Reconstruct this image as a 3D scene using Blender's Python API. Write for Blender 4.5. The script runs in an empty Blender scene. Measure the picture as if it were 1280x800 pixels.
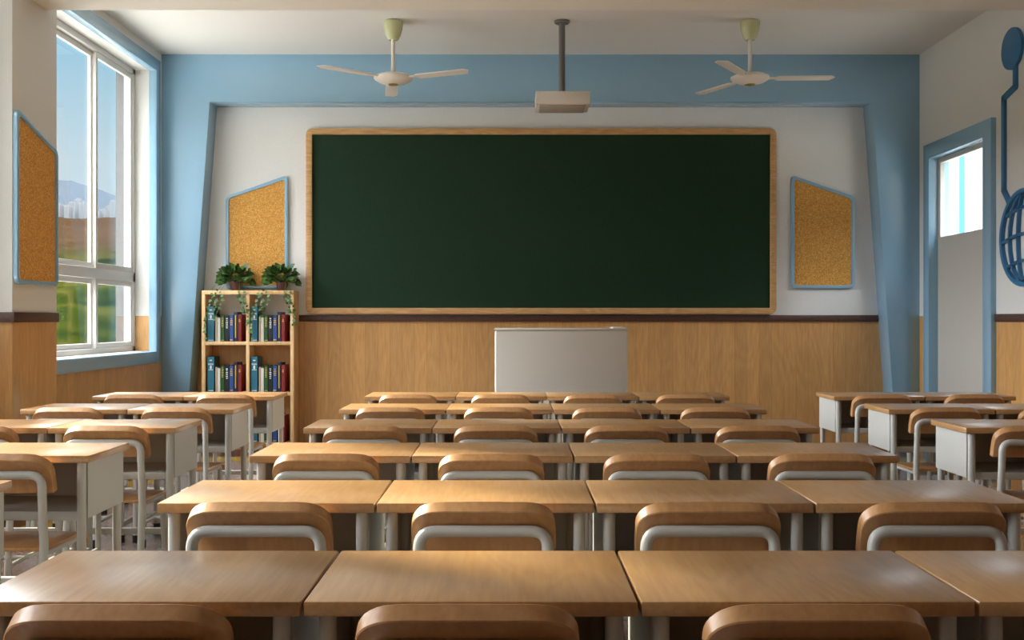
import bpy, bmesh, math, random
from mathutils import Vector, Matrix

random.seed(7)
SC = bpy.context.scene
COL = SC.collection
F = 1300.0            # focal length in pixels of the 1280 px wide frame
EYE = 1.25

# ------------------------------------------------------------------ camera, sky, sun, exposure
cam_d = bpy.data.cameras.new('camera'); cam = bpy.data.objects.new('camera', cam_d); COL.objects.link(cam)
cam.location = (0, 0, EYE); cam.rotation_euler = (math.pi/2, 0, 0)
cam_d.sensor_width = 36; cam_d.lens = F/1280*36; cam_d.shift_x = -1/1280; cam_d.clip_start = .05; cam_d.clip_end = 9000
SC.camera = cam

EXPOSURE = 0.18
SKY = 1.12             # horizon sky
SKY_SIDE_FILL = 26.0  # off-view window-side sky lobe, added to fill the room
SKY_HIGH_FILL = 17.0        # upper sky, raised above the view to add fill
SUN = 15.0
SUN_DIR = Vector((1.0, -0.65, -0.725))

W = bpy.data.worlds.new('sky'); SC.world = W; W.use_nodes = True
nt = W.node_tree; nt.nodes.clear()
tc = nt.nodes.new('ShaderNodeTexCoord'); sp = nt.nodes.new('ShaderNodeSeparateXYZ')
nt.links.new(tc.outputs['Generated'], sp.inputs[0])
rp = nt.nodes.new('ShaderNodeValToRGB'); nt.links.new(sp.outputs['Z'], rp.inputs[0])
cr = rp.color_ramp; cr.elements[0].position = 0; cr.elements[0].color = (.22, .25, .2, 1)
cr.elements[1].position = .02; cr.elements[1].color = (.62, .70, .74, 1)
for p, c in ((.14, (.55, .66, .72)), (.26, (.27, .52, .68)), (1, (.36, .5, .64))):
    e = cr.elements.new(p); e.color = (*c, 1)
def mrange(sock, f0, f1, t0, t1):
    k = nt.nodes.new('ShaderNodeMapRange'); k.interpolation_type = 'SMOOTHSTEP'
    for nm, v in (('From Min', f0), ('From Max', f1), ('To Min', t0), ('To Max', t1)): k.inputs[nm].default_value = v
    nt.links.new(sock, k.inputs['Value']); return k.outputs[0]
def mth(op, a_, b_):
    k = nt.nodes.new('ShaderNodeMath'); k.operation = op
    for i_, v in enumerate((a_, b_)):
        if isinstance(v, (int, float)): k.inputs[i_].default_value = v
        else: nt.links.new(v, k.inputs[i_])
    return k.outputs[0]
# sky brightened outside the view, overhead and window side, as added room fill
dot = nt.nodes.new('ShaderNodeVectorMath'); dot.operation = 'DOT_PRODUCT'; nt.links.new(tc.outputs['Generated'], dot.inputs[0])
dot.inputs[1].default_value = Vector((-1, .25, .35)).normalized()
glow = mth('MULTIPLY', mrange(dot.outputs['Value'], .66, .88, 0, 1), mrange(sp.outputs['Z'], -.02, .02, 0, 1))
glow = mth('MULTIPLY', glow, SKY_SIDE_FILL)
high = mrange(sp.outputs['Z'], .25, .55, SKY, SKY_HIGH_FILL)
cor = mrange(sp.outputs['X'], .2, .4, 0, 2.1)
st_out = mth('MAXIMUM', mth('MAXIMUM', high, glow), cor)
# the sky is whiter and brighter on the corridor side
sx = nt.nodes.new('ShaderNodeMapRange'); sx.inputs['From Min'].default_value = .2; sx.inputs['From Max'].default_value = .4
sx.inputs['To Min'].default_value = 0; sx.inputs['To Max'].default_value = 1; nt.links.new(sp.outputs['X'], sx.inputs['Value'])
mxs = nt.nodes.new('ShaderNodeMix'); mxs.data_type = 'RGBA'
nt.links.new(sx.outputs[0], mxs.inputs['Factor']); nt.links.new(rp.outputs[0], mxs.inputs['A']); mxs.inputs['B'].default_value = (.80, .84, .86, 1)
bg = nt.nodes.new('ShaderNodeBackground'); wo = nt.nodes.new('ShaderNodeOutputWorld')
mxw = nt.nodes.new('ShaderNodeMix'); mxw.data_type = 'RGBA'; nt.links.new(mrange(st_out, 1.5, 4, 0, 1), mxw.inputs['Factor'])
nt.links.new(mxs.outputs['Result'], mxw.inputs['A']); mxw.inputs['B'].default_value = (.84, .86, .90, 1)
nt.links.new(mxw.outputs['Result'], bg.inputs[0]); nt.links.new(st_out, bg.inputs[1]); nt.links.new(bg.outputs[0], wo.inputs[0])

sun_d = bpy.data.lights.new('sun', 'SUN'); sun = bpy.data.objects.new('sun', sun_d); COL.objects.link(sun)
sun.rotation_euler = SUN_DIR.to_track_quat('-Z', 'Y').to_euler(); sun_d.energy = SUN; sun_d.angle = math.radians(3.2)
sun_d.color = (1, .93, .72); sun.location = (-20, 20, 20)

SC.view_settings.view_transform = 'Standard'; SC.view_settings.look = 'None'
SC.view_settings.exposure = EXPOSURE; SC.view_settings.gamma = 1; SC.view_settings.use_curve_mapping = False
try:
    SC.cycles.use_denoising = True
    SC.cycles.max_bounces = 10; SC.cycles.diffuse_bounces = 6; SC.cycles.glossy_bounces = 4; SC.cycles.transparent_max_bounces = 16
    SC.cycles.caustics_reflective = False; SC.cycles.caustics_refractive = False
    SC.cycles.sample_clamp_indirect = 6
except Exception: pass

# ------------------------------------------------------------------ materials
def newmat(name):
    m = bpy.data.materials.new(name); m.use_nodes = True
    n = m.node_tree; b = n.nodes['Principled BSDF']
    return m, n, b
def setp(b, col=None, rough=.5, metal=0, spec=.5, coat=0, coat_r=.2):
    if col: b.inputs['Base Color'].default_value = (*col, 1)
    b.inputs['Roughness'].default_value = rough; b.inputs['Metallic'].default_value = metal
    b.inputs['Specular IOR Level'].default_value = spec
    b.inputs['Coat Weight'].default_value = coat; b.inputs['Coat Roughness'].default_value = coat_r
def plain(name, col, rough=.5, bump=.0, scale=250, var=.06, **k):
    m, n, b = newmat(name); setp(b, col, rough, **k)
    t = n.nodes.new('ShaderNodeTexCoord'); no = n.nodes.new('ShaderNodeTexNoise'); no.inputs['Scale'].default_value = scale
    no.inputs['Detail'].default_value = 3
    n.links.new(t.outputs['Object'], no.inputs['Vector'])
    r = n.nodes.new('ShaderNodeMapRange'); r.inputs['To Min'].default_value = 1-var; r.inputs['To Max'].default_value = 1+var
    n.links.new(no.outputs['Fac'], r.inputs['Value'])
    h = n.nodes.new('ShaderNodeVectorMath'); h.operation = 'SCALE'; h.inputs[0].default_value = col
    n.links.new(r.outputs[0], h.inputs['Scale']); n.links.new(h.outputs[0], b.inputs['Base Color'])
    if bump:
        bm_ = n.nodes.new('ShaderNodeBump'); bm_.inputs['Strength'].default_value = bump; bm_.inputs['Distance'].default_value = .002
        n.links.new(no.outputs['Fac'], bm_.inputs['Height']); n.links.new(bm_.outputs[0], b.inputs['Normal'])
    return m
def wood_nodes(n, vec, dark, light, along, fine=90, ring=7):
    """grain colour socket; ALONG is the axis index the grain runs along"""
    mp = n.nodes.new('ShaderNodeMapping'); s = [1, 1, 1]; s[along] = .07
    mp.inputs['Scale'].default_value = s; n.links.new(vec, mp.inputs['Vector'])
    a = n.nodes.new('ShaderNodeTexNoise'); a.inputs['Scale'].default_value = fine; a.inputs['Detail'].default_value = 4
    n.links.new(mp.outputs[0], a.inputs['Vector'])
    mp2 = n.nodes.new('ShaderNodeMapping'); s2 = [1, 1, 1]; s2[along] = .22
    mp2.inputs['Scale'].default_value = s2; n.links.new(vec, mp2.inputs['Vector'])
    c = n.nodes.new('ShaderNodeTexNoise'); c.inputs['Scale'].default_value = ring; c.inputs['Detail'].default_value = 1; c.inputs['Distortion'].default_value = .3
    n.links.new(mp2.outputs[0], c.inputs['Vector'])
    mu = n.nodes.new('ShaderNodeMath'); mu.operation = 'MULTIPLY'; mu.inputs[1].default_value = 9
    n.links.new(c.outputs['Fac'], mu.inputs[0])
    fr = n.nodes.new('ShaderNodeMath'); fr.operation = 'PINGPONG'; fr.inputs[1].default_value = .5
    n.links.new(mu.outputs[0], fr.inputs[0])
    ad = n.nodes.new('ShaderNodeMath'); ad.operation = 'MULTIPLY_ADD'; ad.inputs[1].default_value = .35
    n.links.new(fr.outputs[0], ad.inputs[0])
    sc_ = n.nodes.new('ShaderNodeMath'); sc_.operation = 'MULTIPLY'; sc_.inputs[1].default_value = .85
    n.links.new(a.outputs['Fac'], sc_.inputs[0]); n.links.new(sc_.outputs[0], ad.inputs[2])
    cr = n.nodes.new('ShaderNodeValToRGB'); cr.color_ramp.elements[0].position = .25; cr.color_ramp.elements[1].position = .72
    cr.color_ramp.elements[0].color = (*dark, 1); cr.color_ramp.elements[1].color = (*light, 1)
    n.links.new(ad.outputs[0], cr.inputs[0])
    return cr.outputs[0]
def obj_vec(n, rand=True):
    t = n.nodes.new('ShaderNodeTexCoord')
    if not rand: return t.outputs['Object']
    oi = n.nodes.new('ShaderNodeObjectInfo'); m = n.nodes.new('ShaderNodeMath'); m.operation = 'MULTIPLY'; m.inputs[1].default_value = 37
    n.links.new(oi.outputs['Random'], m.inputs[0])
    cx = n.nodes.new('ShaderNodeCombineXYZ'); n.links.new(m.outputs[0], cx.inputs[0]); n.links.new(m.outputs[0], cx.inputs[2])
    v = n.nodes.new('ShaderNodeVectorMath'); n.links.new(t.outputs['Object'], v.inputs[0]); n.links.new(cx.outputs[0], v.inputs[1])
    return v.outputs[0]
def wood(name, dark, light, along, rough=.35, rand=True, fine=90, ring=7, **k):
    m, n, b = newmat(name); setp(b, None, rough, **k)
    n.links.new(wood_nodes(n, obj_vec(n, rand), dark, light, along, fine, ring), b.inputs['Base Color'])
    return m

M = {}
M['top'] = wood('maple_laminate', (.37, .185, .064), (.48, .265, .105), 1, rough=.30, spec=.5, coat=.7, coat_r=.27)
M['top'].node_tree.nodes['Principled BSDF'].inputs['Coat IOR'].default_value = 1.75
M['ply'] = wood('chair_plywood', (.41, .195, .072), (.52, .28, .118), 2, rough=.40, coat=.2, coat_r=.28, fine=70, ring=4)
M['ply_seat'] = wood('chair_seat_plywood', (.37, .17, .06), (.48, .25, .10), 1, rough=.32, coat=.4, coat_r=.18)
M['shelfwood'] = wood('bookcase_beech', (.60, .36, .15), (.80, .54, .27), 2, rough=.45)
M['boardwood'] = wood('board_frame_wood', (.42, .22, .08), (.66, .40, .18), 0, rough=.42)
M['metal'] = plain('grey_painted_steel', (.47, .462, .43), .38, var=.10, scale=300, spec=.5)
M['rubber'] = plain('black_rubber', (.012, .012, .012), .6)
M['blue'] = plain('sky_blue_paint', (.235, .425, .585), .26, var=.10, scale=260, spec=.9, coat=.6, coat_r=.22)
M['blue_relief'] = plain('deep_blue_paint', (.035, .17, .36), .4, var=.08)
M['white'] = plain('ceiling_paint', (.75, .74, .71), .85, var=.05, scale=200)
M['soffit'] = plain('beam_paint', (.80, .79, .74), .85, var=.05, scale=200)
M['pvc'] = plain('white_window_frame', (.68, .66, .63), .4, var=.02)
M['trim'] = wood('dark_brown_trim', (.055, .022, .016), (.10, .045, .03), 1, rough=.4, rand=False)
M['door'] = plain('grey_beige_door', (.52, .50, .46), .5, var=.10, scale=220)
M['fan'] = plain('fan_enamel', (.80, .76, .70), .3, var=.02)
M['canopy'] = plain('pale_green_plastic', (.55, .56, .33), .25, var=.02)
M['brass'] = plain('brass_cap', (.55, .42, .12), .3, metal=.6)
M['pole'] = plain('grey_steel_pole', (.16, .155, .15), .45, metal=.4)
M['proj'] = plain('projector_plastic', (.72, .68, .62), .5, var=.03)
M['proj_dark'] = plain('projector_recess', (.42, .38, .33), .6)
M['console'] = plain('light_grey_laminate', (.60, .575, .53), .55, var=.12, scale=180)
M['pot'] = plain('maroon_clay', (.10, .035, .035), .6, var=.2, scale=60)
M['soil'] = plain('potting_soil', (.03, .02, .012), .9)
M['vine'] = plain('vine_stem', (.10, .22, .04), .6)
M['pages'] = plain('paper_edges', (.72, .68, .58), .8)
M['gold'] = plain('gold_lettering', (.62, .42, .10), .4, metal=.3)
M['silver'] = plain('white_lettering', (.75, .80, .80), .5)
M['render'] = plain('grey_outside_render', (.09, .09, .092), .9, var=.05)
M['plaster'] = plain('outside_plaster', (.70, .70, .69), .8, var=.03)
M['building'] = plain('pale_building', (.13, .135, .14), 1, spec=0, var=.03, scale=.05)

# leaves
m, n, b = newmat('pothos_leaf'); setp(b, None, .5)
t = n.nodes.new('ShaderNodeTexCoord'); no = n.nodes.new('ShaderNodeTexNoise'); no.inputs['Scale'].default_value = 28
n.links.new(t.outputs['Object'], no.inputs['Vector']); r = n.nodes.new('ShaderNodeValToRGB')
r.color_ramp.elements[0].position = .35; r.color_ramp.elements[0].color = (.012, .045, .010, 1)
r.color_ramp.elements[1].position = .68; r.color_ramp.elements[1].color = (.085, .18, .03, 1)
n.links.new(no.outputs['Fac'], r.inputs[0]); n.links.new(r.outputs[0], b.inputs['Base Color']); M['leaf'] = m

# chalkboard
m, n, b = newmat('green_chalkboard'); setp(b, None, .7, spec=.15)
t = n.nodes.new('ShaderNodeTexCoord'); no = n.nodes.new('ShaderNodeTexNoise'); no.inputs['Scale'].default_value = 90; no.inputs['Detail'].default_value = 5
n.links.new(t.outputs['Object'], no.inputs['Vector']); r = n.nodes.new('ShaderNodeValToRGB')
r.color_ramp.elements[0].color = (.008, .026, .013, 1); r.color_ramp.elements[1].color = (.018, .046, .024, 1)
n.links.new(no.outputs['Fac'], r.inputs[0]); n.links.new(r.outputs[0], b.inputs['Base Color']); M['board'] = m

# cork
m, n, b = newmat('cork'); setp(b, None, .85, spec=.2)
t = n.nodes.new('ShaderNodeTexCoord'); no = n.nodes.new('ShaderNodeTexNoise'); no.inputs['Scale'].default_value = 95; no.inputs['Detail'].default_value = 6
no.inputs['Roughness'].default_value = .75
n.links.new(t.outputs['Object'], no.inputs['Vector']); r = n.nodes.new('ShaderNodeValToRGB')
r.color_ramp.elements[0].position = .30; r.color_ramp.elements[0].color = (.28, .11, .020, 1)
r.color_ramp.elements[1].position = .72; r.color_ramp.elements[1].color = (.95, .64, .24, 1)
e = r.color_ramp.elements.new(.52); e.color = (.68, .34, .08, 1)
n.links.new(no.outputs['Fac'], r.inputs[0]); n.links.new(r.outputs[0], b.inputs['Base Color']); M['cork'] = m

# glass: clear with a Fresnel reflection
def glassmat(name, tint, refl):
    m = bpy.data.materials.new(name); m.use_nodes = True; n = m.node_tree; n.nodes.clear()
    o = n.nodes.new('ShaderNodeOutputMaterial'); mx = n.nodes.new('ShaderNodeMixShader'); tr = n.nodes.new('ShaderNodeBsdfTransparent')
    tr.inputs[0].default_value = (*tint, 1); gl = n.nodes.new('ShaderNodeBsdfGlossy'); gl.inputs['Roughness'].default_value = .01
    lw = n.nodes.new('ShaderNodeLayerWeight'); lw.inputs[0].default_value = .5
    pw = n.nodes.new('ShaderNodeMath'); pw.operation = 'POWER'; pw.inputs[1].default_value = 4; n.links.new(lw.outputs['Facing'], pw.inputs[0])
    fr = n.nodes.new('ShaderNodeMath'); fr.operation = 'MULTIPLY_ADD'; fr.inputs[1].default_value = refl; fr.inputs[2].default_value = .03; n.links.new(pw.outputs[0], fr.inputs[0])
    n.links.new(fr.outputs[0], mx.inputs[0]); n.links.new(tr.outputs[0], mx.inputs[1]); n.links.new(gl.outputs[0], mx.inputs[2]); n.links.new(mx.outputs[0], o.inputs[0])
    return m
M['glass'] = glassmat('window_glass', (.96, .975, .975), .40)

# wall: white paint above the dado line, vertical wood boarding below it
def wallmat(name, axis, paint):
    m, n, b = newmat(name)
    t = n.nodes.new('ShaderNodeTexCoord'); sp = n.nodes.new('ShaderNodeSeparateXYZ'); n.links.new(t.outputs['Object'], sp.inputs[0])
    w = wood_nodes(n, t.outputs['Object'], (.53, .27, .095), (.66, .37, .14), 2, 110, 4)
    # boards: seams + tone per board
    d = n.nodes.new('ShaderNodeMath'); d.operation = 'DIVIDE'; d.inputs[1].default_value = .125; n.links.new(sp.outputs[axis], d.inputs[0])
    fl = n.nodes.new('ShaderNodeMath'); fl.operation = 'FLOOR'; n.links.new(d.outputs[0], fl.inputs[0])
    wn = n.nodes.new('ShaderNodeTexWhiteNoise'); wn.noise_dimensions = '1D'; n.links.new(fl.outputs[0], wn.inputs['W'])
    fr = n.nodes.new('ShaderNodeMath'); fr.operation = 'FRACT'; n.links.new(d.outputs[0], fr.inputs[0])
    sm = n.nodes.new('ShaderNodeMath'); sm.operation = 'LESS_THAN'; sm.inputs[1].default_value = .045; n.links.new(fr.outputs[0], sm.inputs[0])
    tone = n.nodes.new('ShaderNodeMapRange'); tone.inputs['To Min'].default_value = .90; tone.inputs['To Max'].default_value = 1.06
    n.links.new(wn.outputs['Value'], tone.inputs['Value'])
    s2 = n.nodes.new('ShaderNodeMath'); s2.operation = 'MULTIPLY_ADD'; s2.inputs[1].default_value = -.16
    n.links.new(sm.outputs[0], s2.inputs[0]); n.links.new(tone.outputs[0], s2.inputs[2])
    vm = n.nodes.new('ShaderNodeVectorMath'); vm.operation = 'SCALE'; n.links.new(w, vm.inputs[0]); n.links.new(s2.outputs[0], vm.inputs['Scale'])
    no = n.nodes.new('ShaderNodeTexNoise'); no.inputs['Scale'].default_value = 160; no.inputs['Detail'].default_value = 3; n.links.new(t.outputs['Object'], no.inputs['Vector'])
    pr = n.nodes.new('ShaderNodeMapRange'); pr.inputs['To Min'].default_value = .90; pr.inputs['To Max'].default_value = 1.08; n.links.new(no.outputs['Fac'], pr.inputs['Value'])
    pv = n.nodes.new('ShaderNodeVectorMath'); pv.operation = 'SCALE'; pv.inputs[0].default_value = paint; n.links.new(pr.outputs[0], pv.inputs['Scale'])
    gt = n.nodes.new('ShaderNodeMath'); gt.operation = 'GREATER_THAN'; gt.inputs[1].default_value = 1.29; n.links.new(sp.outputs[2], gt.inputs[0])
    mx = n.nodes.new('ShaderNodeMix'); mx.data_type = 'RGBA'; n.links.new(gt.outputs[0], mx.inputs['Factor'])
    n.links.new(vm.outputs[0], mx.inputs['A']); n.links.new(pv.outputs[0], mx.inputs['B']); n.links.new(mx.outputs['Result'], b.inputs['Base Color'])
    rr = n.nodes.new('ShaderNodeMapRange'); rr.inputs['To Min'].default_value = .36; rr.inputs['To Max'].default_value = .8
    n.links.new(gt.outputs[0], rr.inputs['Value']); n.links.new(rr.outputs[0], b.inputs['Roughness'])
    return m
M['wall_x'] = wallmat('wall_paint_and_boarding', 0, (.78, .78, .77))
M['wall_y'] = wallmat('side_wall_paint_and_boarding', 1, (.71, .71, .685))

# floor: brown-grey speckled, dark red margin, mustard band
m, n, b = newmat('floor_tiles'); setp(b, None, .22, spec=.5)
t = n.nodes.new('ShaderNodeTexCoord'); sp = n.nodes.new('ShaderNodeSeparateXYZ'); n.links.new(t.outputs['Object'], sp.inputs[0])
no = n.nodes.new('ShaderNodeTexNoise'); no.inputs['Scale'].default_value = 70; no.inputs['Detail'].default_value = 5; no.inputs['Roughness'].default_value = .8
n.links.new(t.outputs['Object'], no.inputs['Vector']); r = n.nodes.new('ShaderNodeValToRGB')
r.color_ramp.elements[0].position = .35; r.color_ramp.elements[0].color = (.10, .065, .055, 1)
r.color_ramp.elements[1].position = .65; r.color_ramp.elements[1].color = (.30, .24, .21, 1); n.links.new(no.outputs['Fac'], r.inputs[0])
def inside(x0, x1, y1):
    def lt(s, v, op):
        k = n.nodes.new('ShaderNodeMath'); k.operation = op; k.inputs[1].default_value = v; n.links.new(s, k.inputs[0]); return k.outputs[0]
    def mul(a, c):
        k = n.nodes.new('ShaderNodeMath'); k.operation = 'MULTIPLY'; n.links.new(a, k.inputs[0]); n.links.new(c, k.inputs[1]); return k.outputs[0]
    return mul(mul(lt(sp.outputs[0], x0, 'GREATER_THAN'), lt(sp.outputs[0], x1, 'LESS_THAN')), lt(sp.outputs[1], y1, 'LESS_THAN'))
m1 = n.nodes.new('ShaderNodeMix'); m1.data_type = 'RGBA'; n.links.new(inside(-2.97, 3.69, 9.5), m1.inputs['Factor'])
m1.inputs['A'].default_value = (.065, .018, .012, 1); m1.inputs['B'].default_value = (.30, .185, .025, 1)
m2 = n.nodes.new('ShaderNodeMix'); m2.data_type = 'RGBA'; n.links.new(inside(-2.78, 3.5, 9.2), m2.inputs['Factor'])
n.links.new(m1.outputs['Result'], m2.inputs['A']); n.links.new(r.outputs[0], m2.inputs['B']); n.links.new(m2.outputs['Result'], b.inputs['Base Color'])
M['floor'] = m

# meadow and hills
m, n, b = newmat('meadow'); setp(b, None, 1, spec=0)
t = n.nodes.new('ShaderNodeTexCoord'); mp = n.nodes.new('ShaderNodeMapping'); mp.inputs['Scale'].default_value = (1, 1, 4)
n.links.new(t.outputs['Object'], mp.inputs[0]); no = n.nodes.new('ShaderNodeTexNoise'); no.inputs['Scale'].default_value = .06; no.inputs['Detail'].default_value = 8
n.links.new(mp.outputs[0], no.inputs['Vector']); r = n.nodes.new('ShaderNodeValToRGB'); els = r.color_ramp.elements
els[0].position = .34; els[0].color = (.018, .05, .014, 1); els[1].position = .70; els[1].color = (.26, .20, .08, 1)
for p, c in ((.46, (.07, .13, .025)), (.56, (.16, .20, .04))):
    e = els.new(p); e.color = (*c, 1)
n.links.new(no.outputs['Fac'], r.inputs[0])
r2 = n.nodes.new('ShaderNodeValToRGB'); r2.color_ramp.elements[0].position = .35; r2.color_ramp.elements[0].color = (.13, .07, .035, 1)
r2.color_ramp.elements[1].position = .65; r2.color_ramp.elements[1].color = (.24, .17, .12, 1); n.links.new(no.outputs['Fac'], r2.inputs[0])
sp = n.nodes.new('ShaderNodeSeparateXYZ'); n.links.new(t.outputs['Object'], sp.inputs[0])
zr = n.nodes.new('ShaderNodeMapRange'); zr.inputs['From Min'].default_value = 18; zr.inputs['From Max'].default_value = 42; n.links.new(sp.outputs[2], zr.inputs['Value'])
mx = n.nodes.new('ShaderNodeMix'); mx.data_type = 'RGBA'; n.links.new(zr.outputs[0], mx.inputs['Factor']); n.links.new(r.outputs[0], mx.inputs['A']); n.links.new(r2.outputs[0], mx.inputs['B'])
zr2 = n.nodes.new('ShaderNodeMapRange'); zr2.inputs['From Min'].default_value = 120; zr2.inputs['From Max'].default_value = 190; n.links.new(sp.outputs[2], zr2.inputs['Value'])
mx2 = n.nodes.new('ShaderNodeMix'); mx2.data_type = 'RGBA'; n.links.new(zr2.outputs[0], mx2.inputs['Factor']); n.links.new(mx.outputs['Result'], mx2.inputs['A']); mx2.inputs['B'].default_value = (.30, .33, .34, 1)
# unseen pale ground round the building, added to bounce light onto the ceiling
ln = n.nodes.new('ShaderNodeVectorMath'); ln.operation = 'LENGTH'; n.links.new(t.outputs['Object'], ln.inputs[0])
yd = n.nodes.new('ShaderNodeMath'); yd.operation = 'LESS_THAN'; yd.inputs[1].default_value = 34; n.links.new(ln.outputs['Value'], yd.inputs[0])
dk = n.nodes.new('ShaderNodeVectorMath'); dk.operation = 'MULTIPLY'; dk.inputs[1].default_value = (.10, .085, .06); n.links.new(mx2.outputs['Result'], dk.inputs[0])
my = n.nodes.new('ShaderNodeMix'); my.data_type = 'RGBA'; n.links.new(yd.outputs[0], my.inputs['Factor']); n.links.new(dk.outputs[0], my.inputs['A']); my.inputs['B'].default_value = (.35, .335, .31, 1)
n.links.new(my.outputs['Result'], b.inputs['Base Color']); M['meadow'] = m
M['mountain'] = plain('haze_tinted_mountain', (.040, .048, .058), 1, spec=0, var=.2, scale=.01)  # distance haze is painted into the ridge's bluish grey
for nm_, c in (('teal', (.02, .13, .19)), ('cream', (.45, .36, .22)), ('ivory', (.62, .60, .54)), ('green', (.012, .075, .012)), ('black', (.010, .010, .012)),
               ('royal_blue', (.02, .065, .24)), ('navy', (.006, .014, .045)), ('red', (.19, .012, .012))):
    M['book_'+nm_] = plain(nm_+'_book_cloth', c, .5, var=.15, scale=150)

# ------------------------------------------------------------------ mesh helpers
class MB:
    def __init__(s): s.bm = bmesh.new()
    def box(s, x0, x1, y0, y1, z0, z1, bev=0, seg=2, mi=0):
        b = bmesh.new()
        vs = [b.verts.new((x, y, z)) for x in (x0, x1) for y in (y0, y1) for z in (z0, z1)]
        for f in ((0, 1, 3, 2), (4, 6, 7, 5), (0, 4, 5, 1), (2, 3, 7, 6), (0, 2, 6, 4), (1, 5, 7, 3)): b.faces.new([vs[i] for i in f])
        bmesh.ops.recalc_face_normals(b, faces=b.faces)
        if bev: bmesh.ops.bevel(b, geom=list(b.edges), offset=bev, segments=seg, affect='EDGES', profile=.5)
        for f in b.faces: f.material_index = mi
        s.join(b); return s
    def join(s, b, mat=None):
        if mat is not None: b.transform(mat)
        me = bpy.data.meshes.new('t'); b.to_mesh(me); b.free(); s.bm.from_mesh(me); bpy.data.meshes.remove(me)
    def prism(s, pts, axis, a0, a1, bev=0, seg=2, mi=0, smooth=False):
        """polygon PTS (2D) extruded along AXIS from a0 to a1; the 2D axes are the two others in order"""
        b = bmesh.new(); n_ = len(pts)
        def v(p, a):
            c = list(p); c.insert(axis, a); return b.verts.new(c)
        A = [v(p, a0) for p in pts]; B = [v(p, a1) for p in pts]
        b.faces.new(A); b.faces.new(B[::-1])
        for i in range(n_):
            f = b.faces.new([A[i], B[i], B[(i+1) % n_], A[(i+1) % n_]]); f.smooth = smooth
        bmesh.ops.recalc_face_normals(b, faces=b.faces)
        if bev:
            es = [e for e in b.edges if e.calc_face_angle(0) > .6]
            bmesh.ops.bevel(b, geom=es, offset=bev, segments=seg, affect='EDGES', profile=.5)
        for f in b.faces: f.material_index = mi
        s.join(b); return s
    def ring(s, outer, inner, axis, a0, a1, mi=0):
        """frame between two outlines with the same number of points"""
        b = bmesh.new(); n_ = len(outer)
        def v(p, a):
            c = list(p); c.insert(axis, a); return b.verts.new(c)
        L = [[v(p, a) for p in o] for o in (outer, inner) for a in (a0, a1)]
        o0, o1, i0, i1 = L
        for i in range(n_):
            j = (i+1) % n_
            for q in ((o0[i], o0[j], i0[j], i0[i]), (o1[i], i1[i], i1[j], o1[j]), (o0[i], o1[i], o1[j], o0[j]), (i0[i], i0[j], i1[j], i1[i])): b.faces.new(q)
        bmesh.ops.recalc_face_normals(b, faces=b.faces)
        es = [e for e in b.edges if e.calc_face_angle(0) > 1.2]
        bmesh.ops.bevel(b, geom=es, offset=min(.004, abs(a1-a0)*.3), segments=2, affect='EDGES', profile=.5)
        for f in b.faces: f.material_index = mi
        s.join(b); return s
    def tube(s, pts, r, seg=14, mi=0, caps=True):
        b = bmesh.new(); pts = [Vector(p) for p in pts]; rings = []; up = None
        for i, p in enumerate(pts):
            t = (pts[min(i+1, len(pts)-1)]-pts[max(i-1, 0)]).normalized()
            if up is None: up = Vector((0, 1, 0)) if abs(t.y) < .9 else Vector((1, 0, 0))
            up = (up-t*up.dot(t)).normalized(); sd = t.cross(up)
            rr = r[i] if isinstance(r, (list, tuple)) else r
            rings.append([b.verts.new(p+(up*math.cos(a)+sd*math.sin(a))*rr) for a in (2*math.pi*k/seg for k in range(seg))])
        for A, B in zip(rings, rings[1:]):
            for k in range(seg):
                f = b.faces.new((A[k], A[(k+1) % seg], B[(k+1) % seg], B[k])); f.smooth = True
        if caps: b.faces.new(rings[0][::-1]); b.faces.new(rings[-1])
        bmesh.ops.recalc_face_normals(b, faces=b.faces)
        for f in b.faces: f.material_index = mi
        s.join(b); return s
    def lathe(s, prof, cx=0, cy=0, seg=32, smooth=True, mi=0):
        b = bmesh.new(); rings = []
        for r, z in prof:
            rings.append([b.verts.new((cx+max(r, 1e-4)*math.cos(a), cy+max(r, 1e-4)*math.sin(a), z)) for a in (2*math.pi*k/seg for k in range(seg))])
        for A, B in zip(rings, rings[1:]):
            for k in range(seg):
                f = b.faces.new((A[k], A[(k+1) % seg], B[(k+1) % seg], B[k])); f.smooth = smooth
        b.faces.new(rings[0]); b.faces.new(rings[-1][::-1])
        bmesh.ops.recalc_face_normals(b, faces=b.faces)
        for f in b.faces: f.material_index = mi
        s.join(b); return s
    def build(s, name, mats, parent=None, loc=(0, 0, 0)):
        me = bpy.data.meshes.new(name); s.bm.to_mesh(me); s.bm.free(); me.set_sharp_from_angle(angle=.62)
        for m_ in (mats if isinstance(mats, (list, tuple)) else [mats]): me.materials.append(m_)
        o = bpy.data.objects.new(name, me); COL.objects.link(o); o.location = loc
        if parent is not None: o.parent = parent
        return o
def fillet(pts, r, n_=6):
    """round the inner corners of a polyline"""
    pts = [Vector(p) for p in pts]; out = [pts[0]]
    for i in range(1, len(pts)-1):
        a, p, c = pts[i-1], pts[i], pts[i+1]
        u = (a-p).normalized(); w = (c-p).normalized()
        rr = min(r, (a-p).length*.49, (c-p).length*.49)
        A, B = p+u*rr, p+w*rr
        for k in range(n_+1):
            t_ = k/n_; out.append(A*(1-t_)**2+p*2*t_*(1-t_)+B*t_**2)
    out.append(pts[-1]); return out
def round_poly(pts, r, n_=6):
    """2D closed polygon with rounded corners (fixed number of points per corner)"""
    P = [Vector(p) for p in pts]; out = []; L = len(P)
    for i in range(L):
        a, p, c = P[i-1], P[i], P[(i+1) % L]
        A = p+(a-p).normalized()*r; B = p+(c-p).normalized()*r
        for k in range(n_+1):
            t_ = k/n_; out.append(tuple(A*(1-t_)**2+p*2*t_*(1-t_)+B*t_**2))
    return out
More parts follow.
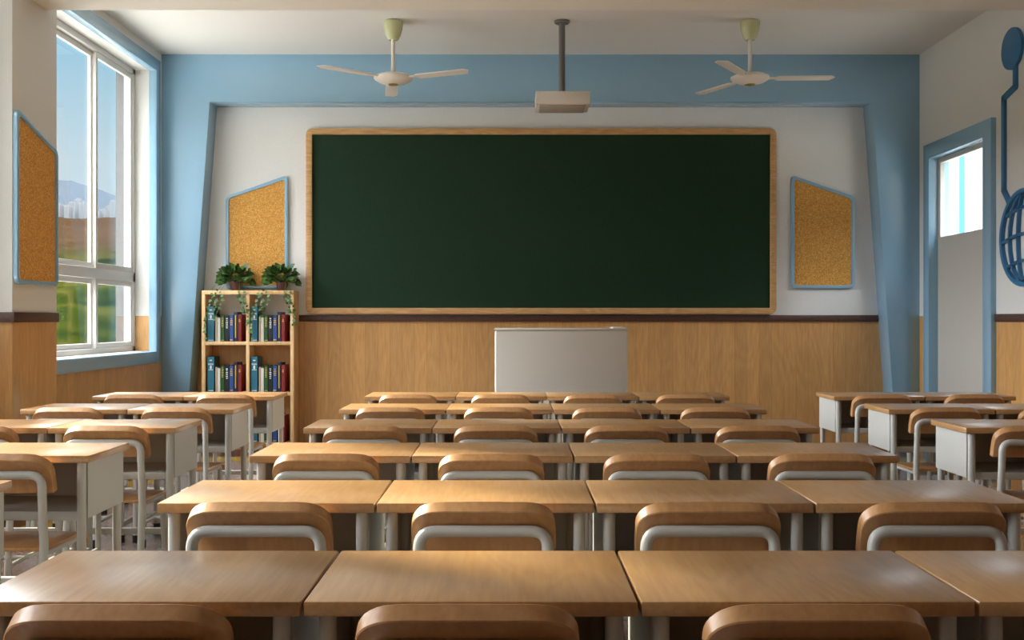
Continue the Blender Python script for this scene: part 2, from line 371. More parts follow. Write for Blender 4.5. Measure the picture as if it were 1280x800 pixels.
def inset_poly(pts, d):
    P = [Vector(p) for p in pts]; L = len(P); area = sum(P[i].x*P[(i+1) % L].y-P[(i+1) % L].x*P[i].y for i in range(L)); s = 1 if area > 0 else -1
    out = []
    for i in range(L):
        a, p, c = P[i-1], P[i], P[(i+1) % L]
        e1 = (p-a).normalized(); e2 = (c-p).normalized(); n1 = Vector((-e1.y, e1.x))*s; n2 = Vector((-e2.y, e2.x))*s
        out.append(tuple(p+(n1+n2)*d/(1+n1.dot(n2))))
    return out
def tag(o, label=None, cat=None, group=None, kind=None):
    if label: o['label'] = label
    if cat: o['category'] = cat
    if group: o['group'] = group
    if kind: o['kind'] = kind
    return o
def thing(name, loc=(0, 0, 0), label=None, cat=None, group=None, kind=None):
    o = bpy.data.objects.new(name, None); COL.objects.link(o); o.location = loc; o.empty_display_size = .1
    return tag(o, label, cat, group, kind)
KIDS = {}
def kids(o):
    if o.name not in KIDS: KIDS[o.name] = [c for c in bpy.data.objects if c.parent == o]
    return KIDS[o.name]
def copy_tree(o, parent=None):
    c = o.copy(); COL.objects.link(c)
    if parent is not None: c.parent = parent
    for ch in kids(o): copy_tree(ch, c)
    return c

# ------------------------------------------------------------------ room shell
XL, XR, YB, YREC, YREAR, H = -3.48, 4.03, 10.30, 10.56, -2.6, 3.88
XO = -3.86                                   # outside face of the left wall
tag(MB().box(XO, 4.3, YREAR, 10.9, -.2, 0).build('floor', M['floor']), kind='structure')
tag(MB().box(XO, 4.3, YREAR, 10.9, H, H+.2).build('ceiling', M['white']), kind='structure')
tag(MB().box(XO, 4.3, YREC, 10.9, 0, H).build('wall_back', M['wall_x']), kind='structure')
tag(MB().box(XO, 4.3, YREAR-.2, YREAR, 0, H).build('wall_rear', M['wall_x']), kind='structure')
WZ0, WZ1 = .939, 3.68
openings = [(7.41, 10.11), (4.15, 6.30), (1.3, 2.7)]  # last opening is unseen; its width is set for foreground light
wl = MB(); wo_ = MB(); ycur = YREAR; XM = -3.75
for a, c in sorted(openings):
    wl.box(XM, XL, ycur, a, 0, H).box(XM, XL, a, c, 0, WZ0).box(XM, XL, a, c, WZ1, H)
    wo_.box(XO, XM, ycur, a, 0, H).box(XO, XM, a, c, 0, WZ0).box(XO, XM, a, c, WZ1, H); ycur = c
wl.box(XM, XL, ycur, YREC, 0, H); wo_.box(XO, XM, ycur, YREC, 0, H)
tag(wo_.build('wall_outer_skin', M['render']), kind='structure')
tag(wl.build('wall_left', M['wall_y']), kind='structure')
DY0, DY1, DZ = 8.81, 9.98, 2.81
wr = MB().box(XR, 4.25, YREAR, DY0, 0, H).box(XR, 4.25, DY1, YREC, 0, H).box(XR, 4.25, DY0, DY1, DZ, H)
tag(wr.build('wall_right', M['wall_y']), kind='structure')
# column between the windows, ceiling beam
for i, (a, c) in enumerate(((6.65, 7.30), (3.45, 4.15))):
    tag(MB().box(XL-.01, -3.2, a, c, 0, H, bev=.006).build('wall_column', M['wall_y']), kind='structure')
tag(MB().box(-3.2, XR+.01, 6.65, 7.15, 3.38, H+.01).build('ceiling_beam', M['soffit']), kind='structure')
tag(MB().box(-3.2, XR+.01, 3.5, 4.0, 3.38, H+.01).build('ceiling_beam', M['soffit']), kind='structure')
# brown dado trims
n_trim = [0]
def trim(*a):
    n_trim[0] += 1
    tag(MB().box(*a, bev=.003).build('trim_%d' % n_trim[0], M['trim']), kind='structure')
TZ0, TZ1 = 1.235, 1.30
trim(-3.19, 3.75, YREC-.018, YREC+.01, TZ0, TZ1)
n_trim[0] += 1
tag(MB().prism([(XL, 6.632), (-3.182, 6.632), (-3.182, 7.30), (-3.205, 7.30), (-3.205, 6.655), (XL, 6.655)], 2, TZ0, TZ1, bev=.003).build('trim_%d' % n_trim[0], M['trim']), kind='structure')
trim(XR-.018, XR+.01, YREAR, 8.665, TZ0, TZ1)

# blue portal in front of the recessed back wall (slanting sides)
pts = [(XL, 0), (XL, H), (XR, H), (XR, 0), (3.80, 0), (3.558, 3.409), (-3.003, 3.409), (-3.244, 0)]
tag(MB().prism(pts, 1, YB, YREC+.01, bev=.003).build('trim_portal', M['blue']), kind='structure')

# ------------------------------------------------------------------ windows in the left wall
def make_window(idx, y0, y1):
    w = thing('window_%d' % idx, (XL, (y0+y1)/2, WZ0), kind='structure')
    hy = (y1-y0)/2; hz = WZ1-WZ0
    q = .11; fo = [(-hy-q, -.105), (hy+q, -.105), (hy+q, hz+.11), (-hy-q, hz+.11)]; fi = [(-hy, 0), (hy, 0), (hy, hz), (-hy, hz)]
    MB().ring(fo, fi, 0, -.005, .02).build('window_surround', M['blue'], w)
    MB().ring([(-hy-.002, -.002), (hy+.002, -.002), (hy+.002, hz+.002), (-hy-.002, hz+.002)], [(-hy+.006, .006), (hy-.006, .006), (hy-.006, hz-.006), (-hy+.006, hz-.006)], 0, -.055, .021).build('reveal_lining', M['blue'], w)
    MB().box(-.19, -.055, -hy+.002, hy-.002, .0, .012, bev=.003).build('sill', M['pvc'], w)
    X0, X1 = -.28, -.19
    fr = MB().box(X0, X1, -hy, -hy+.055, 0, hz, .004).box(X0, X1, hy-.055, hy, 0, hz, .004).box(X0, X1, -hy, hy, 0, .06, .004).box(X0, X1, -hy, hy, hz-.055, hz, .004)
    fr.box(X0, X1, -hy, hy, .676, .768, .004)
    fr.build('window_frame', M['pvc'], w)
    n_ = 3; sw = (2*hy-.11)/n_
    for k in range(n_):
        a = -hy+.055+k*sw; c = a+sw
        for (z0, z1, t) in ((.768, hz-.055, .05), (.06, .676, .045)):
            xx = -.215 if (k % 2 == 0) else -.25
            t2 = .032
            s_ = MB().ring([(a-.012, z0), (c+.012, z0), (c+.012, z1), (a-.012, z1)], [(a+t2, z0+t), (c-t2, z0+t), (c-t2, z1-t), (a+t2, z1-t)], 0, xx-.016, xx+.016).build('sash', M['pvc'], w)
            MB().box(xx-.003, xx+.003, a+t2-.004, c-t2+.004, z0+t-.004, z1-t+.004).build('pane', M['glass'], s_)
    return w
for i, (a, c) in enumerate(openings): make_window(i+1, a, c)
for i, (a, c) in enumerate(openings):
    l = bpy.data.lights.new('daylight_portal', 'AREA'); l.shape = 'RECTANGLE'; l.size = c-a; l.size_y = WZ1-WZ0; l.cycles.is_portal = True
    o = bpy.data.objects.new('daylight_portal', l); COL.objects.link(o); o.location = (XO-.02, (a+c)/2, (WZ0+WZ1)/2)
    o.rotation_euler = Vector((1, 0, 0)).to_track_quat('-Z', 'Z').to_euler(); 
    o.rotation_euler = (math.pi/2, 0, -math.pi/2)

# ------------------------------------------------------------------ door in the right wall
dr = thing('door_1', (XR, (DY0+DY1)/2, 0), kind='structure')
hy = (DY1-DY0)/2
fo = [(-hy-.14, 0), (-hy-.14, DZ+.13), (hy+.12, DZ+.13), (hy+.12, 0), (hy, 0), (hy, DZ), (-hy, DZ), (-hy, 0)]
MB().prism(fo, 0, -.045, .005, bev=.005).build('door_casing', M['blue'], dr)
li = [(-hy-.003, 0), (-hy-.003, DZ+.003), (hy+.003, DZ+.003), (hy+.003, 0), (hy-.014, 0), (hy-.014, DZ-.014), (-hy+.014, DZ-.014), (-hy+.014, 0)]
MB().prism(li, 0, -.046, .15, bev=.002).build('door_jamb', M['blue'], dr)
slab = MB(); SX0, SX1 = .042, .082; gy0, gy1, gz0, gz1 = -hy+.12, hy-.075, 2.04, 2.747
slab.box(SX0, SX1, -hy+.018, gy0, .01, DZ-.018).box(SX0, SX1, gy1, hy-.018, .01, DZ-.018).box(SX0, SX1, gy0, gy1, .01, gz0).box(SX0, SX1, gy0, gy1, gz1, DZ-.018)
ds = slab.build('door_leaf', M['door'], dr)
MB().box(.060, .066, gy0-.002, gy1+.002, gz0-.002, gz1+.002).build('door_pane', M['glass'], ds)

# ------------------------------------------------------------------ outside: ground, hills, far town, corridor pillar
b = bmesh.new(); rr = [4, 9, 16, 26, 40, 60, 85, 120, 165, 220, 300, 400, 520, 680, 860, 1080, 1300, 1450, 1600]; NA = 150
def hgt(r, a):
    if r < 16: return -3.9
    t_ = (r-16)
    h = -3.9+t_*.058+math.sin(a*9+r*.021)*min(3.5, t_*.022)+math.sin(a*23+1.7+r*.05)*min(1.4, t_*.010)
    if r > 300: h += (r-300)*.052+math.sin(a*31)*(r-300)*.006
    return h
grid = []
for r_ in rr:
    grid.append([b.verts.new((-3+r_*math.cos(2*math.pi*k/NA), 6+r_*math.sin(2*math.pi*k/NA), hgt(r_, 2*math.pi*k/NA) if math.cos(2*math.pi*k/NA) < .25 else -3.9)) for k in range(NA)])
for A, B in zip(grid, grid[1:]):
    for k in range(NA):
        f = b.faces.new((A[k], A[(k+1) % NA], B[(k+1) % NA], B[k])); f.smooth = True
b.faces.new(grid[0]); bmesh.ops.recalc_face_normals(b, faces=b.faces)
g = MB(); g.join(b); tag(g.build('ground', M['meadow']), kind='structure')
# mountain ridge beyond the town
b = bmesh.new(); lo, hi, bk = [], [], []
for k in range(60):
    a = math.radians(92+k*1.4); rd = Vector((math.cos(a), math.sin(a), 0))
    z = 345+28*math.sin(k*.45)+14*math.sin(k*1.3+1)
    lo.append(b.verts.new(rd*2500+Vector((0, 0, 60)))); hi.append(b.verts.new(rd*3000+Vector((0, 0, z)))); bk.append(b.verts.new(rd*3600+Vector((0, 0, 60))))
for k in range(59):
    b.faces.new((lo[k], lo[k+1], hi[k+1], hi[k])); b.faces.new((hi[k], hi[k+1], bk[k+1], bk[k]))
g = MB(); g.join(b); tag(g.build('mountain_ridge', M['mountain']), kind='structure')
rb = random.Random(3)
for k in range(40):
    u = -.50+.195*(k+.5)/40      # direction dx/dy through the window
    y = 1185+(k % 3)*42+rb.uniform(-4, 4); x = -3+u*y
    r_ = math.hypot(x+3, y-6); a = math.atan2(y-6, x+3)
    z = hgt(r_, a); w_ = rb.uniform(4.0, 7.5); h_ = rb.uniform(7, 21)
    o = MB().box(-w_/2, w_/2, -6, 6, -12, h_, bev=.3, seg=1).box(-w_/4, w_/4, -3, 3, h_-.5, h_+2).build('tower_block', M['building'], loc=(x, y, z))
    tag(o, 'pale distant tower block in the hazy town seen through the window', 'building', 'distant town blocks on the hillside')
cp = thing('corridor_pillar', (6.15, 14.4, 0), 'white pillar with a light blue edge seen through the door glass', 'pillar')
MB().box(-.15, .15, -.2, .45, -3.9, 6, .01).build('shaft', M['plaster'], cp)
MB().box(-.152, -.07, -.42, -.2, -3.9, 6, .01).build('edge_strip', M['blue_relief'], cp)

# ------------------------------------------------------------------ chalkboard and pin boards
def rect(x0, x1, z0, z1): return [(x0, z0), (x1, z0), (x1, z1), (x0, z1)]
cb = thing('chalkboard', (.2865, YREC, 1.31), 'long dark green chalkboard in a light wood frame on the back wall', 'chalkboard')
o_ = rect(-2.378, 2.378, 0, 1.878)
MB().ring(round_poly(o_, .075), round_poly(inset_poly(o_, .062), .012), 1, -.055, -.002).build('frame', M['boardwood'], cb)
MB().prism(round_poly(inset_poly(o_, .058), .012), 1, -.03, -.004).build('writing_surface', M['board'], cb)
def pinboard(origin, poly, axis, sgn, label, thick=.03, fw=.032):
    """POLY in the plane of the wall; AXIS normal to it; SGN the way it stands off the wall"""
    t_ = thing('pin_board', origin, label, 'pin board', 'blue framed cork pin boards')
    MB().ring(round_poly(poly, .055), round_poly(inset_poly(poly, fw), .035), axis, sgn*.001, sgn*thick).build('frame', M['blue'], t_)
    MB().prism(round_poly(inset_poly(poly, fw-.004), .035), axis, sgn*.002, sgn*(thick-.012)).build('cork_panel', M['cork'], t_)
    return t_
pinboard((-2.593, YREC, 1.57), [(-.315, 0), (.315, 0), (.315, 1.15), (-.315, .93)], 1, -1, 'cork pin board with a slanted top on the back wall, above the bookcase')
pinboard((3.142, YREC, 1.57), [(-.322, 0), (.322, 0), (.322, .93), (-.322, 1.15)], 1, -1, 'cork pin board with a slanted top on the back wall, right of the chalkboard')
pinboard((-3.2, 6.96, 1.48), [(-.305, 0), (.30, 0), (.30, .945), (-.305, 1.13)], 0, 1, 'cork pin board on the column beside the window')

# ------------------------------------------------------------------ ceiling fans and projector
def blade_bm():
    b = MB()
    pts = [(.12, -.022), (.215, -.024), (.245, -.05), (.70, -.058), (.735, -.02), (.70, .058), (.245, .058), (.215, .024), (.12, .022)]
    b.prism(pts, 2, -.005, .005, bev=.0015, seg=1)
    return b
def make_fan():
    t_ = thing('ceiling_fan')
    MB().lathe([(.072, 0), (.084, -.006), (.086, -.03), (.080, -.075), (.066, -.125), (.050, -.158), (.042, -.168), (.030, -.168)], seg=24).build('canopy', M['canopy'], t_)
    MB().lathe([(.018, -.16), (.018, -.47)], seg=20).build('down_rod', M['fan'], t_)
    MB().lathe([(.045, -.452), (.048, -.462), (.046, -.478), (.03, -.482)], seg=24).build('collar', M['canopy'], t_)
    MB().lathe([(.07, -.468), (.13, -.474), (.168, -.492), (.172, -.505), (.160, -.520), (.125, -.540), (.06, -.556), (.02, -.558)], seg=20, smooth=False).build('motor_housing', M['fan'], t_)
    MB().lathe([(.046, -.553), (.044, -.562), (.03, -.567), (.01, -.568)], seg=24).build('cap', M['brass'], t_)
    for k in range(3):
        bl = blade_bm().build('blade', M['fan'], t_, (0, 0, -.505)); bl.rotation_euler = Matrix.Rotation(math.radians(120*k), 4, 'Z').to_euler()
        R_ = Matrix.Rotation(math.radians(120*k), 4, 'Z') @ Matrix.Rotation(math.radians(-4), 4, 'X'); bl.rotation_euler = R_.to_euler()
    return t_
fan = make_fan()
fan.location = (-1.052, 9.15, H); fan.rotation_euler = (0, 0, math.radians(-22))
tag(fan, 'white three-blade ceiling fan hanging left of the projector', 'ceiling fan', 'ceiling fans')
f2 = copy_tree(fan); f2.location = (2.087, 9.15, H); f2.rotation_euler = (0, 0, math.radians(-2)); f2['label'] = 'white three-blade ceiling fan hanging right of the projector'

pj = thing('projector', (.433, 9.15, H), 'white box projector hanging from the ceiling on a grey pole', 'projector')
MB().lathe([(.066, 0), (.068, -.012), (.062, -.022), (.03, -.024)], seg=28).build('ceiling_flange', M['pole'], pj)
MB().lathe([(.028, -.02), (.028, -.66)], seg=20).build('pole', M['pole'], pj)
MB().box(-.235, .235, -.17, .20, -.765, -.652, .006).build('housing', M['proj'], pj)
MB().box(-.20, .20, -.14, .17, -.776, -.764, .003).build('bottom_plate', M['proj_dark'], pj)

# ------------------------------------------------------------------ wall relief on the right wall
rl = thing('wall_relief', (XR, 8.163, 1.9), 'blue globe and disc relief joined by a kinked line on the right wall', 'wall decoration')
def circ(r, n_=40, cy=0, cz=0): return [(cy+r*math.cos(2*math.pi*k/n_), cz+r*math.sin(2*math.pi*k/n_)) for k in range(n_)]
MB().prism(circ(.167, 40, .193, 1.53), 0, -.03, -.001, bev=.003, smooth=True).build('disc', M['blue_relief'], rl)
def band(path, w_, x0, x1, mb):
    for (y0, z0), (y1, z1) in zip(path, path[1:]):
        d = Vector((y1-y0, z1-z0)); L = d.length; d.normalize(); nn = Vector((-d.y, d.x))*w_/2; e = d*w_*.25
        p = [Vector((y0, z0))-e+nn, Vector((y0, z0))-e-nn, Vector((y1, z1))+e-nn, Vector((y1, z1))+e+nn]
        mb.prism([tuple(q) for q in p], 0, x0, x1)
    return mb
band([(.147, 1.38), (.147, 1.215), (.342, 1.165), (.342, .41), (.245, .30)], .045, -.026, -.001, MB()).build('connecting_line', M['blue_relief'], rl)
MB().ring(circ(.387, 48), circ(.350, 48), 0, -.035, -.001).build('globe_ring', M['blue_relief'], rl)
gm = MB()
for k in (-.62, 0, .62):                        # parallels, drawn as arcs tilted a little
    z0 = k*.34; hw = math.sqrt(max(.01, .35**2-z0**2)); band([(-hw+2*hw*i/10, z0+.05*math.sin(math.pi*i/10)-.02) for i in range(11)], .022, -.030, -.001, gm)
for k in (-.68, -.28, .28, .68):
    band([(k*.35*math.cos(t_), .35*math.sin(t_)) for t_ in (math.pi*(i/12-.5) for i in range(13))], .022, -.030, -.001, gm)
gm.build('globe_grid', M['blue_relief'], rl)

# ------------------------------------------------------------------ lectern
lc = thing('teacher_lectern', (.41, 8.8, 0), 'light grey box lectern standing before the chalkboard', 'lectern')
MB().box(-.563, .563, 0, .5, .04, 1.165, .018, 3).build('body', M['console'], lc)
MB().box(-.567, .567, -.004, .504, 1.163, 1.180, .004).build('top_panel', M['console'], lc)
MB().box(.44, .55, .02, .30, 1.178, 1.190, .003).build('flap', M['pvc'], lc)
MB().box(-.53, .53, .03, .47, 0, .045).build('plinth', M['pole'], lc)

# ------------------------------------------------------------------ bookcase, books, plants
BX0, BX1, BY0, BY1, BZ = -3.082, -2.168, YB, YREC-.02, 1.543
bc = thing('bookcase', ((BX0+BX1)/2, (BY0+BY1)/2, 0), 'light wood open bookcase of six compartments standing at the back wall', 'bookcase')
hx = (BX1-BX0)/2; hb = (BY1-BY0)/2; T = .035
MB().box(-hx, -hx+T, -hb, hb, 0, BZ-.04, .002).build('side_panel', M['shelfwood'], bc)
MB().box(hx-T, hx, -hb, hb, 0, BZ-.04, .002).build('side_panel', M['shelfwood'], bc)
MB().box(-hx, hx, -hb, hb, BZ-.04, BZ, .002).build('top_board', M['shelfwood'], bc)
MB().box(-.0165, .0165, -hb+.001, hb, .03, BZ-.04, .002).build('divider', M['shelfwood'], bc)
SHZ = (.035, .536, 1.036)
for z in SHZ: MB().box(-hx+T, hx-T, -hb+.002, hb, z-.035, z, .002).build('shelf', M['shelfwood'], bc)
def make_book(name_, w_, h_, d_, colour, marks, markmat):
    o = MB().box(-w_/2, w_/2, 0, .004, 0, h_).box(-w_/2, -w_/2+.003, 0, d_, 0, h_).box(w_/2-.003, w_/2, 0, d_, 0, h_).build('book', M['book_'+colour])
    MB().box(-w_/2+.002, w_/2-.002, .003, d_-.006, .004, h_-.006).build('pages', M['pages'], o)
    if marks:
        mb = MB()
        for (x0, x1, z0, z1) in marks: mb.box(x0*w_, x1*w_, -.0012, .001, z0*h_, z1*h_)
        mb.build('spine_lettering', markmat, o)
    return o
def rows(z0, z1, n_, hw=.3, r=random.Random(5)):
    out = []
    for k in range(n_):
        z = z0+(z1-z0)*k/n_; q = hw*r.uniform(.5, 1); out.append((-q, q, z, z+(z1-z0)/n_*.5))
    return out
# name, left px, right px, height, marks
books = [('tall teal', 'teal', 258.8, 267.1, .349, [(-.4, .4, .03, .045), (-.35, .35, .62, .635), (-.14, .14, .66, .74), (-.05, .05, .64, .76), (-.4, .4, .77, .785), (-.38, .38, .80, .81), (-.16, .16, .88, .90), (-.2, .2, .90, .91)], 'silver'),
         ('thin cream', 'cream', 268.6, 270.7, .247, [], None),
         ('plain ivory', 'ivory', 271.0, 274.9, .236, [], None),
         ('dark green', 'green', 275.3, 280.0, .262, rows(.55, .95, 7)+[(-.4, .4, .04, .06)], 'gold'),
         ('black', 'black', 280.4, 285.8, .262, rows(.5, .92, 6, .25), 'silver'),
         ('royal blue', 'royal_blue', 286.2, 291.4, .260, rows(.62, .92, 4, .36)+[(-.36, .36, .04, .08)], 'gold'),
         ('navy blue', 'navy', 291.9, 296.4, .292, [(-.2, .1, .12, .9)], 'gold'),
         ('dark red', 'red', 296.8, 301.2, .268, [(-.06, .06, .70, .84), (-.26, .26, .74, .77), (-.2, .2, .80, .82)], 'gold')]
lvl = ('bottom', 'middle', 'top')
for (nm_, colr, x0, x1, h_, marks, mm) in books:
    w_ = (x1-x0)*YB/F; proto = make_book(nm_, w_, h_, .19, colr, marks, M[mm] if mm else None)
    first = True
    for li_, z in enumerate(SHZ):
        for side in (0, 1):
            o = proto if first else copy_tree(proto); first = False
            xc = ((x0+x1)/2-641)*YB/F + side*.431
            o.location = (xc, YB+.015, z+.001)
            tag(o, '%s book in the %s %s compartment of the bookcase' % (nm_, lvl[li_], ('left', 'right')[side]), 'book', 'books standing in the bookcase')

def leaf(b, p, dirv, nrm, L):
    """heart-shaped leaf, folded along its rib"""
    d = dirv.normalized(); s_ = nrm.cross(d).normalized(); u = d.cross(s_).normalized()
    prof = [(0, .0), (-.06, .22), (.06, .40), (.28, .46), (.55, .34), (.80, .15), (1.0, 0)]
    mid = [b.verts.new(p+d*L*t_-u*L*.10*t_*t_) for t_ in (0.03, .28, .55, .8, 1.0)]
    for sg in (-1, 1):
        e = [b.verts.new(p+d*L*t_+s_*sg*w_*L*1.08+u*L*(.10*w_-.10*t_*t_)) for t_, w_ in prof[1:6]]
        fs = [(mid[0], e[0], e[1]), (mid[0], e[1], e[2], mid[1]), (mid[1], e[2], e[3], mid[2]), (mid[2], e[3], e[4], mid[3]), (mid[3], e[4], mid[4])]
        for f in fs:
            q = b.faces.new(f if sg > 0 else f[::-1]); q.smooth = True
def make_plant(seed):
    rd = random.Random(seed); t_ = thing('potted_pothos')
    MB().lathe([(.036, 0), (.040, .004), (.056, .085), (.064, .088), (.064, .104), (.058, .104), (.055, .095), (.02, .094)], seg=28).build('pot', M['pot'], t_)
    MB().lathe([(.054, .088), (.03, .096), (.0, .098)], seg=20).build('soil', M['soil'], t_)
    fb = bmesh.new(); st = MB()
    for k in range(130):
        a = rd.uniform(0, 2*math.pi); el = math.asin(rd.uniform(-.45, 1)); R_ = .15*rd.uniform(.2, 1)**.5
        c = Vector((math.cos(a)*math.cos(el)*R_*1.12, math.sin(a)*math.cos(el)*R_*.68, .130+math.sin(el)*R_*.78))
        if c.z < .09 and abs(c.x) < .07 and c.y < 0: c.z += .06
        out = Vector((c.x, c.y-.03, c.z-.10)).normalized()
        d = (out+Vector((rd.uniform(-.6, .6), rd.uniform(-.9, .1), rd.uniform(-.7, .25)))).normalized()
        nr = (Vector((0, -1.1, .75))+out*.5+Vector((rd.uniform(-.4, .4), rd.uniform(-.3, .3), 0))).normalized()
        leaf(fb, c, d, nr, rd.uniform(.050, .074))
        if k % 3 == 0: st.tube([(0, 0, .09), (c.x*.4, c.y*.4, .09+(c.z-.09)*.75), tuple(c)], .0016, seg=5, caps=False)
    g = MB(); g.join(fb); g.build('foliage', M['leaf'], t_); st.build('stems', M['vine'], t_)
    # trailing vines over the front edge of the bookcase top (edge at local y = -.12)
    for (x0, x1, z1, n_) in ((-.20, -.275, -.52, 14), (-.13, -.19, -.21, 9), (-.10, -.16, -.33, 8), (.07, .10, -.24, 9), (.12, .165, -.40, 11)):
        vb = bmesh.new(); path = [Vector((x0*.2, 0, .095)), Vector((x0*.7, -.07, .10)), Vector((x0, -.135, .02))]
        ph = rd.uniform(0, 6)
        for k in range(1, 13):
            f_ = k/12; path.append(Vector((x0+(x1-x0)*f_+.018*math.sin(ph+f_*7), -.148-.01*math.sin(f_*9+ph), .02+(z1-.02)*f_)))
        path = fillet(path, .03, 3)
        vo = MB().tube(path, .0015, seg=5).build('trailing_vine', M['vine'], t_)
        for k in range(n_):
            p = path[int(len(path)*(.22+.77*k/n_))]
            d = Vector((rd.uniform(-1, 1), rd.uniform(-.35, .0), rd.uniform(-1, .3))).normalized()
            leaf(vb, p, d, Vector((rd.uniform(-.5, .5), -1, rd.uniform(.0, .9))).normalized(), rd.uniform(.024, .042))
        g = MB(); g.join(vb); g.build('vine_leaves', M['leaf'], vo)
    return t_
p1 = make_plant(11); p1.location = (-2.773, YB+.12, BZ); tag(p1, 'leafy green plant in a maroon pot on the bookcase, left one', 'potted plant', 'potted plants on the bookcase')
p2 = copy_tree(p1); p2.location = (-2.316, YB+.12, BZ); p2['label'] = 'leafy green plant in a maroon pot on the bookcase, right one, nearer the chalkboard'

# ------------------------------------------------------------------ school desk
def make_desk():
    t_ = thing('school_desk')
    MB().box(-.297, .297, 0, .41, .722, .75, .004, 2).build('tabletop', M['top'], t_)
    db = MB()
    for s_ in (-1, 1): db.box(min(s_*.276, s_*.270), max(s_*.276, s_*.270), .046, .398, .51, .7215, .001, 1)
    db.box(-.2705, .2705, .05, .39, .532, .537).box(-.2705, .2705, .386, .392, .532, .7215)
    db.build('book_tray', M['metal'], t_)
    MB().box(-.243, .243, .036, .056, .503, .538, .006, 3).build('tray_lip', M['metal'], t_)
    MB().box(-.243, .243, .345, .365, .695, .7215, .003).build('top_rail', M['metal'], t_)
    for s_ in (-1, 1):
        for yy in (.030, .374):
            lg = MB().tube([(s_*.2585, yy, .03), (s_*.2585, yy, .7215)], .0165, seg=16).build('leg', M['metal'], t_)
            MB().lathe([(.018, 0), (.0195, .003), (.0195, .042), (.015, .042)], s_*.2585, yy, seg=16).build('rubber_foot', M['rubber'], lg)
        MB().box(s_*.2585-.0125, s_*.2585+.0125, .04, .364, .085, .115, .005).build('side_rail', M['metal'], t_)
    MB().box(-.25, .25, .362, .386, .18, .212, .006).build('stretcher', M['metal'], t_)
    return t_
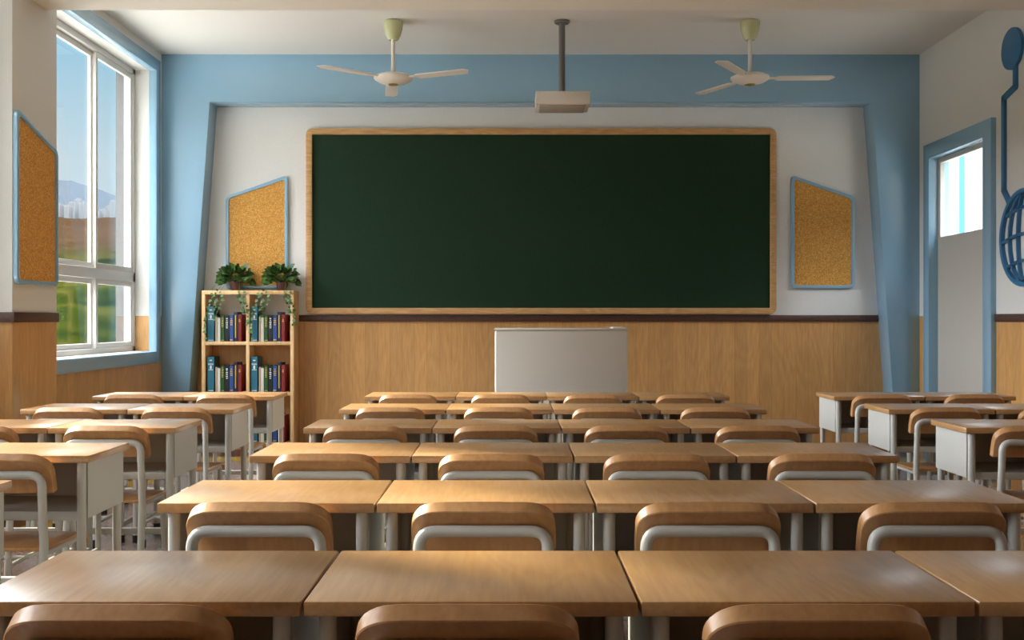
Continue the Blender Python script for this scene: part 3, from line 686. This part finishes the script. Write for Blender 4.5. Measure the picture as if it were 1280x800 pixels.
# ------------------------------------------------------------------ school chair
def make_chair():
    t_ = thing('school_chair')
    # backrest: slightly curved plywood plate with big rounded top corners, leaning back
    b = bmesh.new(); NX = 30; Wd = .1925; L = .141; z0 = .620; th = .035; NS = 160; NJ = 6
    lean = [math.radians(9+36*(i/NS)**1.4) for i in range(NS+1)]            # leans back more and more towards its top
    cy_, cz_ = [0.0], [z0]
    for i in range(NS): cy_.append(cy_[-1]-math.sin(lean[i])*L/NS); cz_.append(cz_[-1]+math.cos(lean[i])*L/NS)
    y692 = min(zip(cz_, cy_), key=lambda q: abs(q[0]-.692))[1]
    F_, B_ = [], []
    for i in range(NX+1):
        u = -math.cos(math.pi*i/NX); x = Wd*u; ax = abs(x); rx, rz = .080, .058
        e = max(0, (ax-(Wd-rx))/rx); tm = 1-(.005*u*u+rz*(1-math.sqrt(max(0, 1-min(1, e)**2.2))))/L
        bl, fl_ = [], []
        for j in range(NJ+1):
            q = int(round(NS*tm*j/NJ)); la = lean[q]; yy = .0185+cy_[q]-y692+.20*x*x
            bl.append(b.verts.new((x, yy, cz_[q]))); fl_.append(b.verts.new((x, yy+th*math.cos(la), cz_[q]+th*math.sin(la))))
        B_.append(bl); F_.append(fl_)
    for i in range(NX):
        for j in range(NJ):
            q = b.faces.new((B_[i][j], B_[i+1][j], B_[i+1][j+1], B_[i][j+1])); q.smooth = True
            q = b.faces.new((F_[i][j], F_[i][j+1], F_[i+1][j+1], F_[i+1][j])); q.smooth = True
        q = b.faces.new((B_[i][NJ], B_[i+1][NJ], F_[i+1][NJ], F_[i][NJ])); q.smooth = True
        q = b.faces.new((B_[i][0], F_[i][0], F_[i+1][0], B_[i+1][0])); q.smooth = True
    for i in (0, NX):
        for j in range(NJ): b.faces.new((B_[i][j], B_[i][j+1], F_[i][j+1], F_[i][j]))
    bmesh.ops.recalc_face_normals(b, faces=b.faces)
    es = [e for e in b.edges if e.calc_face_angle(0) > .8]
    bmesh.ops.bevel(b, geom=es, offset=.0025, segments=1, affect='EDGES', profile=.5)
    g = MB(); g.join(b); g.build('backrest', M['ply'], t_)
    r = .0155; hw = .170
    path = fillet([(-hw, -.012, .03), (-hw, .020, .43), (-hw, .004, .60), (-hw, .003, .692), (hw, .003, .692), (hw, .004, .60), (hw, .020, .43), (hw, -.012, .03)], .045, 6)
    MB().tube(path, r, seg=16).build('back_frame', M['metal'], t_)
    # seat with waterfall front edge
    prof = [(.012, .428), (.30, .424), (.345, .421), (.375, .411), (.395, .392), (.402, .370)]
    up = [Vector(p) for p in prof]; dn = []
    for i, p in enumerate(up):
        d = (up[min(i+1, len(up)-1)]-up[max(i-1, 0)]).normalized(); dn.append(Vector((p.x-d.y*-1*-.014 if False else p.x+d.y*.014, p.y-d.x*.014)))
    poly = [tuple(p) for p in up]+[tuple(p) for p in dn[::-1]]
    MB().prism(poly, 0, -.178, .178, bev=.003).build('seat', M['ply_seat'], t_)
    for s_ in (-1, 1):
        MB().tube([(s_*.155, .02, .400), (s_*.155, .345, .395)], .011, seg=12).build('seat_rail', M['metal'], t_)
        lg = MB().tube([(s_*.155, .335, .398), (s_*.165, .355, .03)], .013, seg=14).build('leg', M['metal'], t_)
        MB().lathe([(.015, 0), (.0165, .003), (.0165, .04), (.012, .04)], s_*.1655, .3555, seg=14).build('rubber_foot', M['rubber'], lg)
        MB().lathe([(.017, 0), (.019, .003), (.019, .045), (.014, .045)], s_*.17, -.0125, seg=14).build('rubber_foot', M['rubber'], t_)
        MB().tube([(s_*.17, -.002, .13), (s_*.163, .349, .13)], .010, seg=12).build('side_stretcher', M['metal'], t_)
    MB().tube([(-.165, .17, .13), (.165, .17, .13)], .010, seg=12).build('cross_stretcher', M['metal'], t_)
    return t_

FAR = [2.257+.9926*k for k in range(6)]
rown = ['nearest', 'second-nearest', 'third-nearest', 'third-farthest', 'second-farthest', 'farthest']
places = []                                  # x, row, block, text
for r_ in range(6):
    for c in range(4):
        pos = ('leftmost', 'second from left', 'second from right', 'rightmost')[c]
        places.append((-.975+.3+.6*c, r_, 'centre', '%s in the %s row of the centre block' % (pos, rown[r_])))
for r_ in range(1, 6):
    for c in range(2):
        if c == 0 and r_ <= 2: continue
        places.append((-2.76+.3+.6*c, r_, 'window', '%s in the %s row of the window-side block' % (('by the window', 'by the aisle')[c], rown[r_])))
for r_ in range(3, 6):
    for c in range(2):
        if r_ == 3 and c == 1: continue
        places.append((2.1+.3+.6*c, r_, 'door', '%s in the %s row of the door-side block' % (('by the aisle', 'by the wall')[c], rown[r_])))
desk0 = make_desk(); chair0 = make_chair(); first_d = first_c = True
skip_chair = {('centre', 0, 3), ('window', 1, 1)}
rj = random.Random(2)
for (x, r_, blk, txt) in places:
    o = desk0 if first_d else copy_tree(desk0); first_d = False
    o.location = (x, FAR[r_]-.41, 0)
    tag(o, 'wood-topped grey school desk %s' % txt, 'desk', 'school desks in the %s block' % blk)
    xc = 641+x*F/(FAR[r_]-.5)
    if xc-.19*F/(FAR[r_]-.5) > 1280 or xc+.19*F/(FAR[r_]-.5) < 0: continue
    c = chair0 if first_c else copy_tree(chair0); first_c = False
    c.location = (x-.003, FAR[r_]-.41-.095, 0)
    tag(c, 'curved plywood school chair %s' % txt, 'chair', 'school chairs in the %s block' % blk)
